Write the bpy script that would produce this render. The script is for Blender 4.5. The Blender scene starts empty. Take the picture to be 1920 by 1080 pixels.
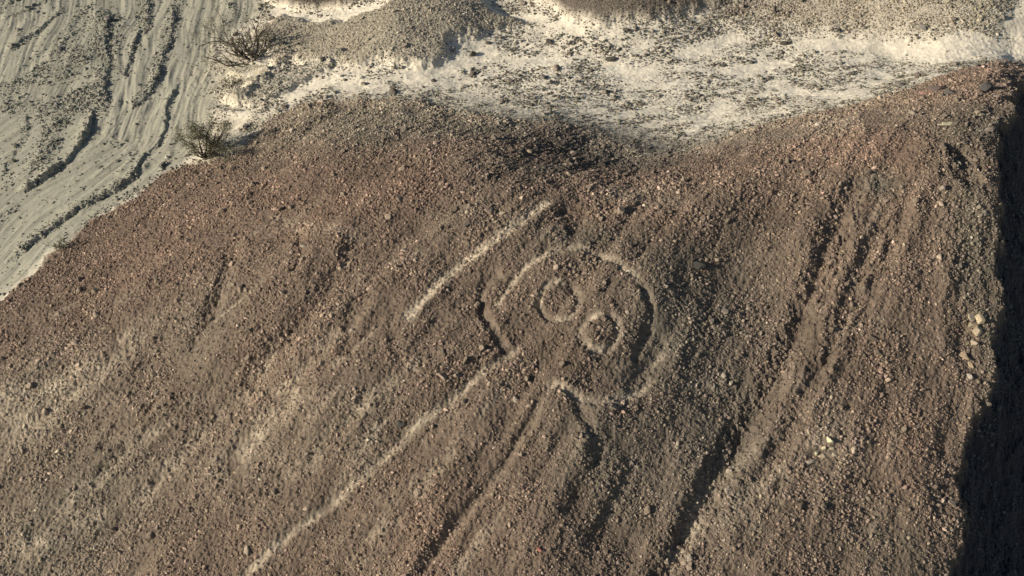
import bpy, math, random
import numpy as np
from mathutils import Vector, Matrix

SC = bpy.context.scene
COL = SC.collection
R = math.radians
rng = np.random.default_rng(7)
random.seed(7)

# ------------------------------------------------------------------ camera
CAM = np.array([0.0, -41.0, 45.0])
PITCH = R(45.0)
FPX = 2318.0                     # focal length in photograph pixels (1920 wide)
cd = bpy.data.cameras.new("camera"); cam = bpy.data.objects.new("camera", cd); COL.objects.link(cam)
cam.location = CAM; cam.rotation_euler = (math.pi/2 - PITCH, 0, 0)
cd.sensor_width = 36.0; cd.lens = 36.0*FPX/1920.0; cd.clip_end = 5000; cd.clip_start = 0.5
SC.camera = cam
# ------------------------------------------------------------------ sky and sun
SUN_EL = R(23.0); SHX, SHY = 0.95, 0.31      # horizontal direction the shadows fall in
w = bpy.data.worlds.new("World"); SC.world = w; w.use_nodes = True
nt = w.node_tree; sky = nt.nodes.new('ShaderNodeTexSky'); sky.sky_type = 'NISHITA'; sky.sun_disc = False
sky.sun_elevation = SUN_EL; sky.sun_rotation = math.atan2(-SHX, -SHY)
bg = nt.nodes['Background']; nt.links.new(sky.outputs[0], bg.inputs[0]); bg.inputs[1].default_value = 0.06
sl = bpy.data.lights.new("sun", 'SUN'); sl.energy = 4.6; sl.angle = R(0.5); sl.color = (1.0, 0.93, 0.80)
so = bpy.data.objects.new("sun", sl); COL.objects.link(so)
so.rotation_euler = Vector((SHX*math.cos(SUN_EL), SHY*math.cos(SUN_EL), -math.sin(SUN_EL)*math.hypot(SHX, SHY))).to_track_quat('-Z', 'Y').to_euler()
SC.view_settings.view_transform = 'Standard'; SC.view_settings.look = 'None'
SC.view_settings.exposure = 0.35; SC.view_settings.gamma = 1.0; SC.view_settings.use_curve_mapping = False
SC.cycles.max_bounces = 3; SC.cycles.diffuse_bounces = 2

# ------------------------------------------------------------------ noise
def _h(ix, iy, seed):
    n = (ix.astype(np.int64)*374761393 + iy.astype(np.int64)*668265263 + seed*1442695041) & 0xffffffff
    n = ((n ^ (n >> 13))*1274126177) & 0xffffffff
    n = n ^ (n >> 16)
    return n
def gnoise(x, y, seed=0):
    x0 = np.floor(x); y0 = np.floor(y); fx = x-x0; fy = y-y0
    u = fx*fx*fx*(fx*(fx*6-15)+10); v = fy*fy*fy*(fy*(fy*6-15)+10)
    def g(dx, dy):
        a = _h(x0+dx, y0+dy, seed)*(2*math.pi/4294967296.0)
        return np.cos(a)*(fx-dx)+np.sin(a)*(fy-dy)
    a = g(0, 0); b = g(1, 0); c = g(0, 1); d = g(1, 1)
    return ((a+(b-a)*u)*(1-v)+(c+(d-c)*u)*v)*1.5
def fbm(x, y, seed=0, octv=4, gain=0.5):
    s = 0; a = 1; t = 0
    for i in range(octv):
        s = s+a*gnoise(x*2**i+i*17.3, y*2**i-i*9.1, seed+i*31); t += a; a *= gain
    return s/t*1.3
def sstep(a, b, x):
    t = np.clip((x-a)/(b-a), 0, 1); return t*t*(3-2*t)

# ------------------------------------------------------------------ lie of the land
CP, SP = math.cos(PITCH), math.sin(PITCH)
def ray(px, py):
    a = (np.asarray(px, float)-960)/FPX; b = (540-np.asarray(py, float))/FPX
    return np.stack([a, CP+b*SP, -SP+b*CP], -1)
def on_plane(px, py, z):
    d = ray(px, py); t = (np.asarray(z, float)-CAM[2])/d[..., 2]
    return CAM[0]+d[..., 0]*t, CAM[1]+d[..., 1]*t
def project(X, Y, Z):
    x = X-CAM[0]; y = Y-CAM[1]; z = Z-CAM[2]
    dep = y*CP-z*SP; up = y*SP+z*CP
    dep = np.maximum(dep, 1)
    return 960+FPX*x/dep, 540-FPX*up/dep
CTRL = [  # surveyed heights: where, how high
 (0,0,-.6),(200,0,-.4),(380,0,-.2),(0,150,-1.2),(200,150,-.8),(350,180,-.6),(0,300,-1.9),(150,300,-1.6),(280,300,-1.2),(0,450,-2.5),(100,430,-2.1),
 (0,575,-2.6),(100,475,-2.0),(200,398,-1.5),(345,300,-.8),(430,240,-.3),(430,120,-.3),(480,20,0),(520,210,.1),
 (600,175,.3),(620,20,.5),(720,70,1.5),(850,30,1.7),(720,160,.4),(860,180,.6),(960,20,.5),(880,110,.5),(1150,-20,2.4),(1000,120,.5),(1150,120,.5),(1300,40,1.0),(1500,30,1.2),(1700,20,2.0),(1880,20,2.4),
 (1150,200,.9),(1300,150,.6),(1500,130,.5),(1700,110,.3),(1880,90,.2),
 (1000,190,1.0),(1250,282,2.3),(1350,230,1.7),(1150,290,2.6),(1060,240,1.9),(870,215,1.7),(760,215,1.7),(640,220,1.4),
 (0,700,-1.9),(0,880,-3.0),(0,1080,-4.4),(150,520,-1.2),(150,700,-.9),(250,470,-.3),(300,850,-1.5),(250,1080,-3.6),(400,350,.5),
 (480,620,1.6),(500,800,.1),(500,1080,-2.4),(560,420,2.9),(620,320,3.1),(760,330,4.3),(900,330,5.0),(780,270,3.4),(1000,350,5.4),
 (720,620,2.8),(750,850,.7),(960,540,4.0),(960,760,2.0),(960,1080,-1.0),(1150,400,5.4),(1180,350,4.6),(1200,560,4.3),(1200,850,1.6),
 (1300,380,5.4),(1420,330,5.4),(1400,260,3.4),(1550,230,3.8),(1550,300,5.5),(1400,540,4.1),(1400,800,1.6),(1400,1080,-1.1),
 (1700,200,4.6),(1700,160,2.7),(1720,300,6.2),(1720,540,3.7),(1720,800,1.1),(1720,1080,-1.8),(1850,130,3.2),(1850,180,5.3),(1840,300,6.3),(1840,500,4.1),(1830,800,.8),(1790,1060,-1.9)]
_c = np.array(CTRL, float); CX, CY = on_plane(_c[:, 0], _c[:, 1], _c[:, 2])
def _phi(r2): return 0.5*r2*np.log(r2+1e-9)
_n = len(_c); _K = _phi((CX[:, None]-CX)**2+(CY[:, None]-CY)**2)+np.eye(_n)*6.0
_P = np.stack([np.ones(_n), CX, CY], 1); _A = np.block([[_K, _P], [_P.T, np.zeros((3, 3))]])
_w = np.linalg.solve(_A, np.concatenate([_c[:, 2], np.zeros(3)]))
def macro(X, Y):
    X = np.asarray(X, float); Y = np.asarray(Y, float)
    x = 46*np.tanh(X/46.) if False else np.clip(X, -40, 40); y = np.clip(Y, -17, 40)
    out = _w[_n]+_w[_n+1]*x+_w[_n+2]*y
    for i in range(_n):
        out = out+_w[i]*_phi((x-CX[i])**2+(y-CY[i])**2)
    return out
def at(px, py):
    z = np.full(np.shape(px), 2.0)
    for k in range(30):
        X, Y = on_plane(px, py, z); z = z*0.45+0.55*macro(X, Y)
    return X, Y
GS = 0.05
XA, XB, YA, YB = -38.0, 37.0, -16.0, 36.0
xf = np.arange(XA, XB+1e-6, GS); yf = np.arange(YA, YB+1e-6, GS)
ext = np.cumsum(0.08*1.24**np.arange(1, 37))
xs = np.concatenate([XA-ext[::-1], xf, XB+ext]); ys = np.concatenate([YA-ext[::-1], yf, YB+ext])
NE = len(ext); NX, NY = len(xs), len(ys)
GX, GY = np.meshgrid(xs, ys)            # rows = y
Z = macro(GX, GY)

def smooth(pts, n=8):
    p = np.array(pts, float)
    if len(p) < 3: n = 20
    q = np.vstack([2*p[0]-p[1], p, 2*p[-1]-p[-2]]); out = []
    for i in range(1, len(q)-2):
        for t in np.arange(n)/n:
            a, b, c, d = q[i-1], q[i], q[i+1], q[i+2]
            out.append(.5*((2*b)+(-a+c)*t+(2*a-5*b+4*c-d)*t*t+(-a+3*b-3*c+d)*t**3))
    out.append(q[-2]); return np.array(out)
def world(pts):
    p = np.array(pts, float); X, Y = at(p[:, 0], p[:, 1]); return np.stack([X, Y], 1)
def pdist(line, rad, sm=6):
    """distance to a line across the land, its side, and how far along; only within rad of it"""
    L = smooth(world(line), sm)
    i0 = max(0, np.searchsorted(xs, L[:, 0].min()-rad)); i1 = min(NX, np.searchsorted(xs, L[:, 0].max()+rad))
    j0 = max(0, np.searchsorted(ys, L[:, 1].min()-rad)); j1 = min(NY, np.searchsorted(ys, L[:, 1].max()+rad))
    sl_ = (slice(j0, j1), slice(i0, i1)); X = GX[sl_]; Y = GY[sl_]
    best = np.full(X.shape, 1e9); side = np.ones(X.shape); tt = np.zeros(X.shape); m = len(L)-1
    for k in range(m):
        ax, ay = L[k]; bx, by = L[k+1]; dx, dy = bx-ax, by-ay; l2 = dx*dx+dy*dy+1e-12
        ii0 = max(0, np.searchsorted(xs[i0:i1], min(ax, bx)-rad)); ii1 = np.searchsorted(xs[i0:i1], max(ax, bx)+rad)
        jj0 = max(0, np.searchsorted(ys[j0:j1], min(ay, by)-rad)); jj1 = np.searchsorted(ys[j0:j1], max(ay, by)+rad)
        s2 = (slice(jj0, jj1), slice(ii0, ii1)); x = X[s2]; y = Y[s2]
        t = np.clip(((x-ax)*dx+(y-ay)*dy)/l2, 0, 1); d = np.hypot(x-ax-t*dx, y-ay-t*dy)
        b = best[s2]; up = d < b
        b[up] = d[up]; s = side[s2]; s[up] = np.sign(dx*(y-ay)-dy*(x-ax))[up]; T = tt[s2]; T[up] = ((k+t)/m)[up]
    return sl_, best, side, tt
def polyw(pts, soft, warp=0.0, wl=1.5, seed=1):
    """1 inside a patch of ground, 0 outside, soft edge in metres"""
    P = world(pts); n = len(P)
    x = GX; y = GY
    if warp: 
        x = GX+WNX*warp; y = GY+WNY*warp
    i0, i1 = np.searchsorted(xs, P[:, 0].min()-3), np.searchsorted(xs, P[:, 0].max()+3)
    j0, j1 = np.searchsorted(ys, P[:, 1].min()-3), np.searchsorted(ys, P[:, 1].max()+3)
    s = (slice(max(j0, 0), j1), slice(max(i0, 0), i1)); x = x[s]; y = y[s]
    d = np.full(x.shape, 1e9); ins = np.zeros(x.shape, bool)
    for k in range(n):
        ax, ay = P[k]; bx, by = P[(k+1) % n]; dx, dy = bx-ax, by-ay
        t = np.clip(((x-ax)*dx+(y-ay)*dy)/(dx*dx+dy*dy+1e-12), 0, 1)
        d = np.minimum(d, np.hypot(x-ax-t*dx, y-ay-t*dy))
        c = (ay > y) != (by > y)
        ins ^= c & (x < dx*(y-ay)/(dy if abs(dy) > 1e-9 else 1e-9)+ax)
    out = np.zeros(GX.shape, np.float32); out[s] = sstep(-soft, soft, np.where(ins, d, -d)); return out
WNX = fbm(GX/1.6, GY/1.6, 11, 4, .6); WNY = fbm(GX/1.6, GY/1.6, 57, 4, .6)

# ------------------------------------------------------------------ kinds of ground
HILLP = [(-500,900),(-80,640),(0,572),(30,545),(60,512),(95,480),(130,450),(165,418),(200,397),(250,368),(300,335),(345,308),(400,298),(440,288),(470,255),(500,228),(560,196),(620,188),(700,185),(800,192),(860,212),(930,222),(1000,226),(1080,232),(1150,262),(1210,285),(1255,292),(1330,266),(1450,226),(1560,205),(1680,172),(1760,145),(1840,120),(1920,104),(2200,60),(2700,300),(2700,1700),(900,1600),(-700,1500)]
RIVERP = [(-600,-300),(500,-300),(500,-60),(488,20),(450,50),(400,90),(400,200),(345,308),(250,368),(200,397),(95,480),(0,572),(-80,640),(-500,900)]
wh = polyw(HILLP, .25, .55); wr = polyw(RIVERP, .5, .3)*(1-wh)
wk = polyw([(600,-120),(890,-120),(900,-5),(935,28),(990,40),(930,60),(880,62),(845,78),(838,98),(815,122),(760,124),(700,112),(640,128),(590,118),(540,112),(500,150),(455,195),(420,186),(470,165),(470,150),(520,125),(500,100),(480,75),(500,50),(530,30),(570,42),(640,44),(700,22),(730,4)], .45, .6)
wt = polyw([(1010,-160),(1020,5),(1060,30),(1110,42),(1170,36),(1220,40),(1290,20),(1350,5),(1370,-160)], .5, .5)
wt = np.maximum(wt, polyw([(500,-100),(500,2),(530,12),(590,20),(640,12),(700,-6),(730,-100)], .25, .3))
wb = polyw([(420,190),(445,168),(470,160),(510,140),(560,128),(640,104),(620,132),(580,150),(540,170),(500,194),(440,196)], .2, .3)
wb = np.maximum(wb, polyw([(432,138),(470,126),(500,130),(505,140),(470,146),(445,144)], .15, .2))
wv = np.clip(1-wh-wr, 0, 1)

Z = Z.astype(np.float64)
fine = np.zeros(GX.shape, np.float32); fine[NE:NE+len(yf), NE:NE+len(xf)] = 1
n1 = fbm(GX/5.0, GY/5.0, 3, 4); n2 = fbm(GX/1.1, GY/1.1, 5, 4); n3 = fbm(GX/.35, GY/.35, 9, 3, .65)
# streaks that run down the hill
ca, sa = math.cos(R(58)), math.sin(R(58)); U = GX*ca+GY*sa; V = -GX*sa+GY*ca
st = fbm(U/7.0, V/1.1, 21, 4, .55)
hillr = wh
_r = np.hypot(GX-30, GY-33)+1; _th = np.arctan2(33-GY, 30-GX)*42      # gullies fan out downhill
st2 = 1.25*fbm(_r/15.0, _th/3.4, 23, 2, .5)+.5*fbm(_r/8.0, _th/1.3, 27, 3, .5)
clus = fbm(GX/2.6, GY/2.6, 33, 4, .6)
front = sstep(8, 3, GY)
Z += hillr*(n1*.22+st*.10+st2*.40*(.3+.7*front)*(.25+.75*sstep(12, 27, _r))*(1-.6*sstep(3, 12, GX))+n2*.05)+wv*(fbm((GX*.95+GY*.31)/2.2, (-GX*.31+GY*.95)/.6, 43, 4, .55)*.11+n1*.12)+wr*(n1*.06)
DEN = (wh*(0.80+.25*np.clip(n2, -1, 1)+.45*np.clip(clus, -1, 1)+.2*st)+wv*np.clip(.30+.62*fbm((GX*.94+GY*.34)/2.6, (-GX*.34+GY*.94)/.9, 41, 5, .65)+.3*n1+.25*sstep(24, 28, GY)*sstep(2, 8, GX)+.3*sstep(26, 30, GY+.12*GX), .02, .92)+wr*.03)
SIZ = 1+.25*n2+.8*clus
LIT = np.zeros(GX.shape)                                  # how far the soil leans to bare pale sand
# knolls of dark gravel
for wz, h in ((wk, .35), (wt, .5), (wb, .28)):
    Z += wz*h; DEN = DEN*(1-wz)+wz*(.85+.3*n2); SIZ = SIZ*(1-wz)+wz*(.75+.4*clus)

def groove(line, wdt, dep, berm=0.0, lit=0.0, clr=0.0, wob=.35, fade=.08, rad=None, sm=6, sharp=False):
    rad = rad or wdt*4+.3
    s, d, side, t = pdist(line, rad, sm)
    x, y = GX[s], GY[s]
    wdt_ = wdt*(1+wob*gnoise(x/.9, y/.9, 77)); e = sstep(0, fade, t)*sstep(1, 1-fade, t) if fade else 1
    q = d/np.maximum(wdt_, .02)+(.13 if sharp else .3)*n3[s]+(.17 if sharp else .3)*gnoise(x/.22, y/.22, 78)
    p = np.exp(-np.maximum(q, 0)**(2.6 if sharp else 1.7))
    if not sharp: dep = dep*.85*np.clip(.85+.45*gnoise(x/3.0, y/3.0, 79), .5, 1.2); berm = berm*.6; lit = lit*sstep(-.35, .35, .9*gnoise(x/.7, y/.7, 86)+.7*gnoise(x/.2, y/.2, 87)+.15)
    Z[s] += e*(-dep*p+berm*np.exp(-((q-1.7)/.55)**2))
    LIT[s] = np.maximum(LIT[s], lit*e*np.exp(-np.maximum(q*.9, 0)**2.5)*np.clip(.8+.4*n2[s]+.35*gnoise(x/.3, y/.3, 80), .1, 1.2)); DEN[s] *= 1-clr*e*np.exp(-np.maximum(q*.8, 0)**4)
    return s, q, e
def bank(line, h, back, flip=1, stones=0.0, sw=.8, fade=.12):
    """ground stands h higher on one side of the line and falls sharply at it"""
    s, d, side, t = pdist(line, back*3.5)
    e = sstep(0, fade, t)*sstep(1, 1-fade, t); sd = d*side*flip+.14*n3[s]+.22*n2[s]
    p = np.where(sd > 0, np.exp(-np.maximum(sd, 0)/back)*sstep(0, .20, sd), 0)-.15*np.exp(-((sd+.12)/.2)**2)
    Z[s] += .43*h*e*p*np.clip(1.05+.7*gnoise(GX[s]/1.6, GY[s]/1.6, 83), .45, 1.5)
    if stones: DEN[s] = np.maximum(DEN[s], stones*e*np.where(sd > -.15, np.exp(-(np.maximum(sd, 0)/sw)**2), 0)*(.7+.5*n2[s]))
# --- dry river: braided channels with gravel banks
bank([(178,200),(172,235),(158,268),(135,298),(108,320),(70,345),(30,368)], .85, .7, -1, .75, .5)
bank([(344,-20),(330,40),(322,80),(305,120),(297,150),(275,190),(240,210)], .30, .6, -1, .85, .6)
bank([(270,50),(252,90),(245,125),(232,150)], .32, .5, -1, .9, .4)
bank([(283,-20),(282,15),(283,50),(270,70)], .25, .5, -1, .95, .8)
bank([(212,0),(205,60),(204,100),(210,125),(200,160),(206,190),(180,205)], .26, .8, -1, .95, .8)
bank([(352,125),(335,165),(316,200),(316,235),(300,268),(270,300),(250,335),(215,360),(150,395),(100,430),(40,480),(-30,520)], .34, .7, -1, 0, .5)
bank([(262,312),(248,338),(215,358),(150,395),(105,428),(60,460),(10,500)], .22, .5, -1, .95, .55)
bank([(126,15),(75,58),(45,78),(15,98)], .26, .4, -1, .8, .3)
bank([(215,226),(190,238),(165,252)], .12, .3, -1, .5, .2)
bank([(95,0),(60,15),(30,30),(0,42)], .16, .5, -1, .3, .3)
bank([(55,210),(50,250),(30,290),(5,330)], .16, .6, -1, .5, .4)
bank([(235,285),(215,298),(195,308)], .09, .3, -1, .1, .2)
bank([(265,240),(240,260),(200,285)], .09, .3, -1, .1, .2)
bank([(160,300),(140,335),(130,350)], .08, .3, -1, .1, .2)
bank([(40,385),(15,400),(-10,415)], .12, .4, -1, .5, .3)
for L_, w_, dn in (([(160,20),(130,70),(110,100)], .8, .5), ([(200,40),(190,90),(150,110),(115,140)], 1.0, .7), ([(150,110),(90,130),(30,160),(0,170)], .7, .55),
                   ([(190,200),(150,200),(100,240),(85,280),(70,310)], .7, .85), ([(205,130),(180,170),(135,190),(90,210),(20,200)], .9, .65), ([(60,320),(20,340),(0,350)], .5, .5),
                   ([(300,130),(280,170),(250,190)], .35, .6), ([(270,310),(235,340),(215,350)], .35, .6), ([(320,285),(305,315),(300,322)], .22, .8),
                   ([(400,205),(440,210),(480,215),(500,200)], .3, .8), ([(430,10),(440,30),(425,45)], .25, .5), ([(20,0),(0,20)], .6, .6), ([(255,285),(225,325)], .2, .3)):
    s, d, side, t = pdist(L_, w_*3); DEN[s] = np.maximum(DEN[s], dn*np.exp(-(d/w_)**2)*(.75+.7*n2[s])); Z[s] += .07*np.exp(-(d/w_)**2)
for L_ in ([(330,160),(270,215),(180,255)], [(380,0),(370,90),(350,180),(330,250)], [(240,215),(120,300),(0,370)], [(300,230),(200,300),(120,370),(0,440)], [(340,200),(335,260),(290,310),(190,385),(90,455)], [(410,30),(380,120),(360,220)],
           [(60,20),(20,60)], [(200,0),(150,40),(60,120),(0,150)], [(250,170),(200,230),(160,290)]):
    groove(L_, .28, .05, .03, .05, .5, .5, .2)
s, d, side, t = pdist([(-30,600),(60,512),(130,450),(200,397),(300,335),(400,298),(500,228),(560,196)], 3); DEN[s] = np.maximum(DEN[s], .75*np.exp(-(d/.55)**1.5)*np.clip(.6+1.2*n2[s], 0, 1))
# fine flow lines of silt in the bed
fl = np.zeros(GX.shape); fl2 = np.zeros(GX.shape)
s, d, side, t = pdist([(450,-90),(425,30),(405,120),(385,200),(345,290),(240,365),(130,440),(40,520),(-60,600)], 36, 4); q = d*side; al = t*34
q = q+.6*gnoise(GX[s]/4.5, GY[s]/4.5, 95); fl[s] = fbm(al/5.0, q/.36, 91, 4, .6); fl2[s] = fbm(al/7.0+5, q/1.3, 93, 4, .55)
Z += wr*(fl*.042+fl2*.13)*(1-np.clip(DEN*1.3, 0, 1))
groove([(-30,598),(10,556),(45,520),(80,488),(115,458)], .35, -.05, 0, .75, .9, .4, .15)
groove([(195,398),(230,380),(270,355)], .16, 0, 0, .8, .6, .4, .2); groove([(290,330),(340,308),(420,300)], .22, 0, 0, .6, .5, .4, .2)

CLEARS = []
# --- bare sand in the valley
for L_, w_, l_ in (([(620,160),(680,162),(730,170)], .35, .6), ([(735,155),(780,142),(830,138),(850,112)], .55, .9), ([(845,130),(900,100),(935,98)], .4, .9), ([(940,118),(1000,114),(1080,122)], .38, .9),
                   ([(1125,132),(1150,128),(1180,140),(1250,135)], .42, .9), ([(520,192),(560,178),(600,158),(650,140)], .3, .3), ([(470,190),(520,172)], .0, .3), ([(508,5),(530,26),(570,38),(620,38),(680,20),(740,4)], .42, .6),
                   ([(903,-20),(912,14),(935,28),(965,34),(1010,34),(1040,42)], .22, 1), ([(1040,38),(1070,52),(1100,60)], .3, .9), ([(1280,262),(1305,240),(1330,216),(1352,196),(1372,180)], .25, .9), ([(1372,182),(1400,185)], .15, .5),
                   ([(1450,95),(1560,80),(1620,85),(1720,92),(1850,90),(1960,86)], .42, 1), ([(1780,92),(1860,92),(1970,92)], .65, 1), ([(1890,75),(1920,45),(1960,10)], .7, .6),
                   ([(1620,128),(1660,145),(1600,165)], .3, .8), ([(1430,150),(1480,172),(1560,178),(1640,165)], .45, .8), ([(1260,110),(1320,90),(1400,65)], .3, .6), ([(1700,110),(1760,108),(1830,112)], .45, .9), ([(470,200),(440,235),(452,262)], .3, .5), ([(450,145),(500,140),(530,128)], .16, .5),
                   ([(1330,140),(1420,125),(1500,115)], .3, .7)):
    if w_: groove(L_, w_*1.45, .05, 0, l_, .99, .5, .18); CLEARS.append((L_, w_*1.45))

# --- gullies and streaks on the hillside
groove([(1640,300),(1600,360),(1560,440),(1530,520),(1500,600),(1465,670),(1430,740),(1395,800),(1345,880),(1300,960),(1240,1070),(1200,1130)], .50, .46, .14, .0, .1, .4, .12)
groove([(1680,360),(1640,450),(1590,560),(1560,650),(1510,740),(1465,830),(1420,900),(1370,960)], .38, .32, .12, .0, .0, .5, .15)
groove([(1700,300),(1690,420),(1640,520),(1600,600),(1590,680),(1540,760)], .35, .15, .08, 0, 0, .4, .2)
groove([(1590,400),(1575,500),(1530,600)], .3, .15, .06, 0, 0, .4, .2)
groove([(450,455),(432,490),(415,540),(398,580),(372,625),(345,665)], .4, .28, .05, .02, .2, .4, .15)
groove([(560,430),(565,480),(555,520)], .3, .18, .05, 0, .1)
groove([(300,740),(270,775),(230,800),(180,840)], .4, .2, .04, 0, .1); groove([(690,540),(660,610),(650,680)], .35, .22, .05, 0, .1)
groove([(745,570),(735,610),(740,650),(750,690)], .25, .08, .05, 0, .1); groove([(880,320),(930,380),(945,410)], .3, .08, .05, 0, 0)
groove([(680,440),(640,500),(600,560),(520,660),(440,770)], .5, .22, .08, 0, .0, .4, .2)
groove([(620,720),(560,760),(500,810),(440,870),(420,900)], .5, .10, .02, .55, .35, .5, .25); groove([(640,735),(590,790),(530,850)], .2, .05, 0, .3, .2)
groove([(640,495),(660,480)], .1, 0, 0, .8, .3); groove([(700,500),(775,480),(800,470)], .3, .08, .03, .3, .2, .4, .3); groove([(655,535),(690,512)], .15, .05, .02, .4, .2)
groove([(475,398),(520,412),(560,430),(640,440),(700,455)], .3, .04, .02, .35, .3, .4, .25)
groove([(215,640),(260,618),(290,610)], .35, .05, .02, .55, .3); groove([(60,740),(120,700),(160,690),(205,698)], .45, .05, .03, .75, .4, .5, .2)
groove([(-20,760),(20,745),(60,735)], .6, .03, 0, .7, .4); groove([(-20,800),(40,790),(110,780)], .7, .02, 0, .35, .2); groove([(20,1060),(50,1030),(90,1010)], .6, .03, 0, .6, .3); groove([(130,980),(160,965),(200,980)], .5, .02, 0, .4, .2)
groove([(265,790),(310,770)], .15, .05, 0, .5, .3); groove([(1250,1060),(1290,1000),(1320,930),(1350,880)], .35, -.02, 0, .55, .3, .5, .15)
groove([(1330,920),(1400,850),(1440,800)], .3, -.02, 0, .3, .2); groove([(1500,860),(1530,830),(1560,805),(1590,760)], .3, -.05, 0, .4, .0); groove([(1380,960),(1430,900),(1480,880)], .5, 0, 0, .35, .2)
groove([(1360,700),(1320,700),(1290,710)], .25, 0, 0, .3, .3); groove([(1385,715),(1370,735)], .3, 0, 0, .5, .0); groove([(1360,470),(1440,470),(1490,460)], .25, .04, .02, .25, .3, .4, .25)
groove([(1560,620),(1620,600),(1700,625),(1780,640)], .35, 0, 0, .25, .1); groove([(1160,880),(1190,840),(1150,930),(1130,980)], .25, .1, .04, .25, .2, .4, .2)
groove([(1180,520),(1130,540)], .01, 0); groove([(1060,380),(1075,410),(1085,450)], .6, .14, .03, 0, .2, .4, .2)
groove([(1100,350),(1180,370),(1240,380),(1330,370)], .5, 0, 0, .28, .2, .5, .25)
groove([(1240,600),(1225,650),(1190,690),(1140,720)], .6, .14, .02, .12, .5, .4, .2)
s, d, side, t = pdist([(1040,745),(1072,765),(1096,790),(1112,830),(1115,870),(1100,920)], 3); sd = d*side*1.0
_sg = -1
hp = np.where(sd*_sg > 0, np.exp(-(d/1.1)**2)*sstep(0, .4, d), 0); Z[s] += .10*hp*sstep(0, .3, t)*sstep(1, .75, t)
bank([(1080,235),(1140,262),(1190,290),(1220,300)], .0, .5)
s, d, side, t = pdist([(1480,420),(1420,560),(1370,700),(1290,860),(1200,1000)], 9, 4); Z[s] -= .9*np.exp(-(d/2.6)**2)*sstep(0, .25, t)
groove([(1062,742),(1085,762),(1104,795),(1116,830),(1121,858),(1116,885)], .26, .10, .01, .1, .4, .4, .15, None, 6, True)
for L_ in ([(720,545),(640,620),(560,700),(480,800),(420,880),(330,1000)], [(590,590),(500,680),(430,760),(300,900),(200,1010)], [(450,690),(300,800),(150,930),(30,1040)], [(850,640),(770,700),(690,760),(600,850),(500,930)], [(330,560),(230,660),(100,760),(-20,840)], [(900,800),(800,900),(700,1010),(640,1080)]):
    groove(L_, .42, .12, .05, .42, .25, .5, .25)
# dark hollow under the notch of the crest, pit beside the ridge
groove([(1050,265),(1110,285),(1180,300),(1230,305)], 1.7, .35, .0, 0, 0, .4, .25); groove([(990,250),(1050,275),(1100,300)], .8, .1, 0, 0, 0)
groove([(1800,262),(1815,300),(1812,350)], .7, .6, .05, 0, .2, .4, .2); groove([(1690,345),(1640,345)], .5, .12, .02, 0, .3)
groove([(1802,350),(1800,480),(1803,600),(1800,700)], .5, .18, .10, 0, .2, .5, .15)
_ps = sstep(.22, .62, fbm(_r/9.0, _th/.9, 61, 4, .6))*sstep(-.3, .4, fbm(GX/4., GY/4., 63, 3))
LIT = np.maximum(LIT, wh*_ps*(.20+.50*sstep(6, -16, GX)*sstep(8, -2, GY))); DEN *= 1-.25*wh*_ps
# --- trenches of the ground drawing
FIG = {'head_outline': [([(955,662),(938,640),(922,614),(908,590),(902,562),(906,538),(925,520),(950,512)], .30, .30, .10, .10), ([(920,582),(940,560),(955,535),(975,510),(1000,488),(1030,470),(1062,461)], .24, .14, .06, .9),
                         ([(1055,462),(1085,462),(1110,469),(1140,482),(1165,500),(1188,515),(1206,538)], .24, .13, .05, .75), ([(1200,530),(1214,556),(1220,582),(1215,615),(1200,645),(1182,672)], .30, .28, .08, .10), ([(1250,648),(1222,668),(1195,684)], .24, .10, .06, .6),
                         ([(1228,692),(1208,718),(1178,738),(1140,750),(1105,754),(1068,742),(1042,729),(1018,742)], .28, .18, .12, .75)],
       'eye_ring': [([(1048,525),(1027,533),(1014,550),(1012,570),(1022,588),(1044,597),(1066,591),(1081,575),(1084,556),(1076,536),(1060,526)], .24, .22, .05, .45)],
       'eye_ring2': [([(1124,591),(1105,599),(1092,614),(1088,634),(1098,652),(1118,661),(1140,654),(1155,636),(1157,614),(1146,597),(1132,591)], .24, .22, .05, .5)],
       'arm_line': [([(1045,372),(1000,395),(940,442),(890,477),(850,508),(815,540),(780,584),(750,612)], .34, .14, .07, 1.3)],
       'body_line': [([(985,635),(955,660),(900,702),(850,748),(780,800),(720,855),(660,905),(620,940),(575,975),(530,1010),(475,1062),(430,1105)], .27, .14, .07, .95)],
       'body_line2': [([(1018,742),(1000,785),(975,825),(948,872),(900,932),(850,992),(812,1045),(780,1090)], .32, .32, .08, .12)]}
FMASK = {}
for k, Ls in FIG.items():
    m = np.zeros(GX.shape, np.float32)
    for (L_, w_, d_, b_, l_) in Ls:
        s, q, e = groove(L_, w_*.72, d_*.64, b_*.15, l_*.85, .62, .4, .10, None, 5, True)
        m[s] = np.maximum(m[s], (q < 1.15)*(e > .15) if not k.startswith('eye') else (q < 1.15))
    FMASK[k] = m
# eyes: rings are closed, light on the far wall painted in as paler soil
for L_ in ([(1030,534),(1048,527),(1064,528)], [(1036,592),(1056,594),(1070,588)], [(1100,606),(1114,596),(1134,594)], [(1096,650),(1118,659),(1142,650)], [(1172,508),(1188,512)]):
    groove(L_, .15, 0, 0, .85, .7, .3, .2)

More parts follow.
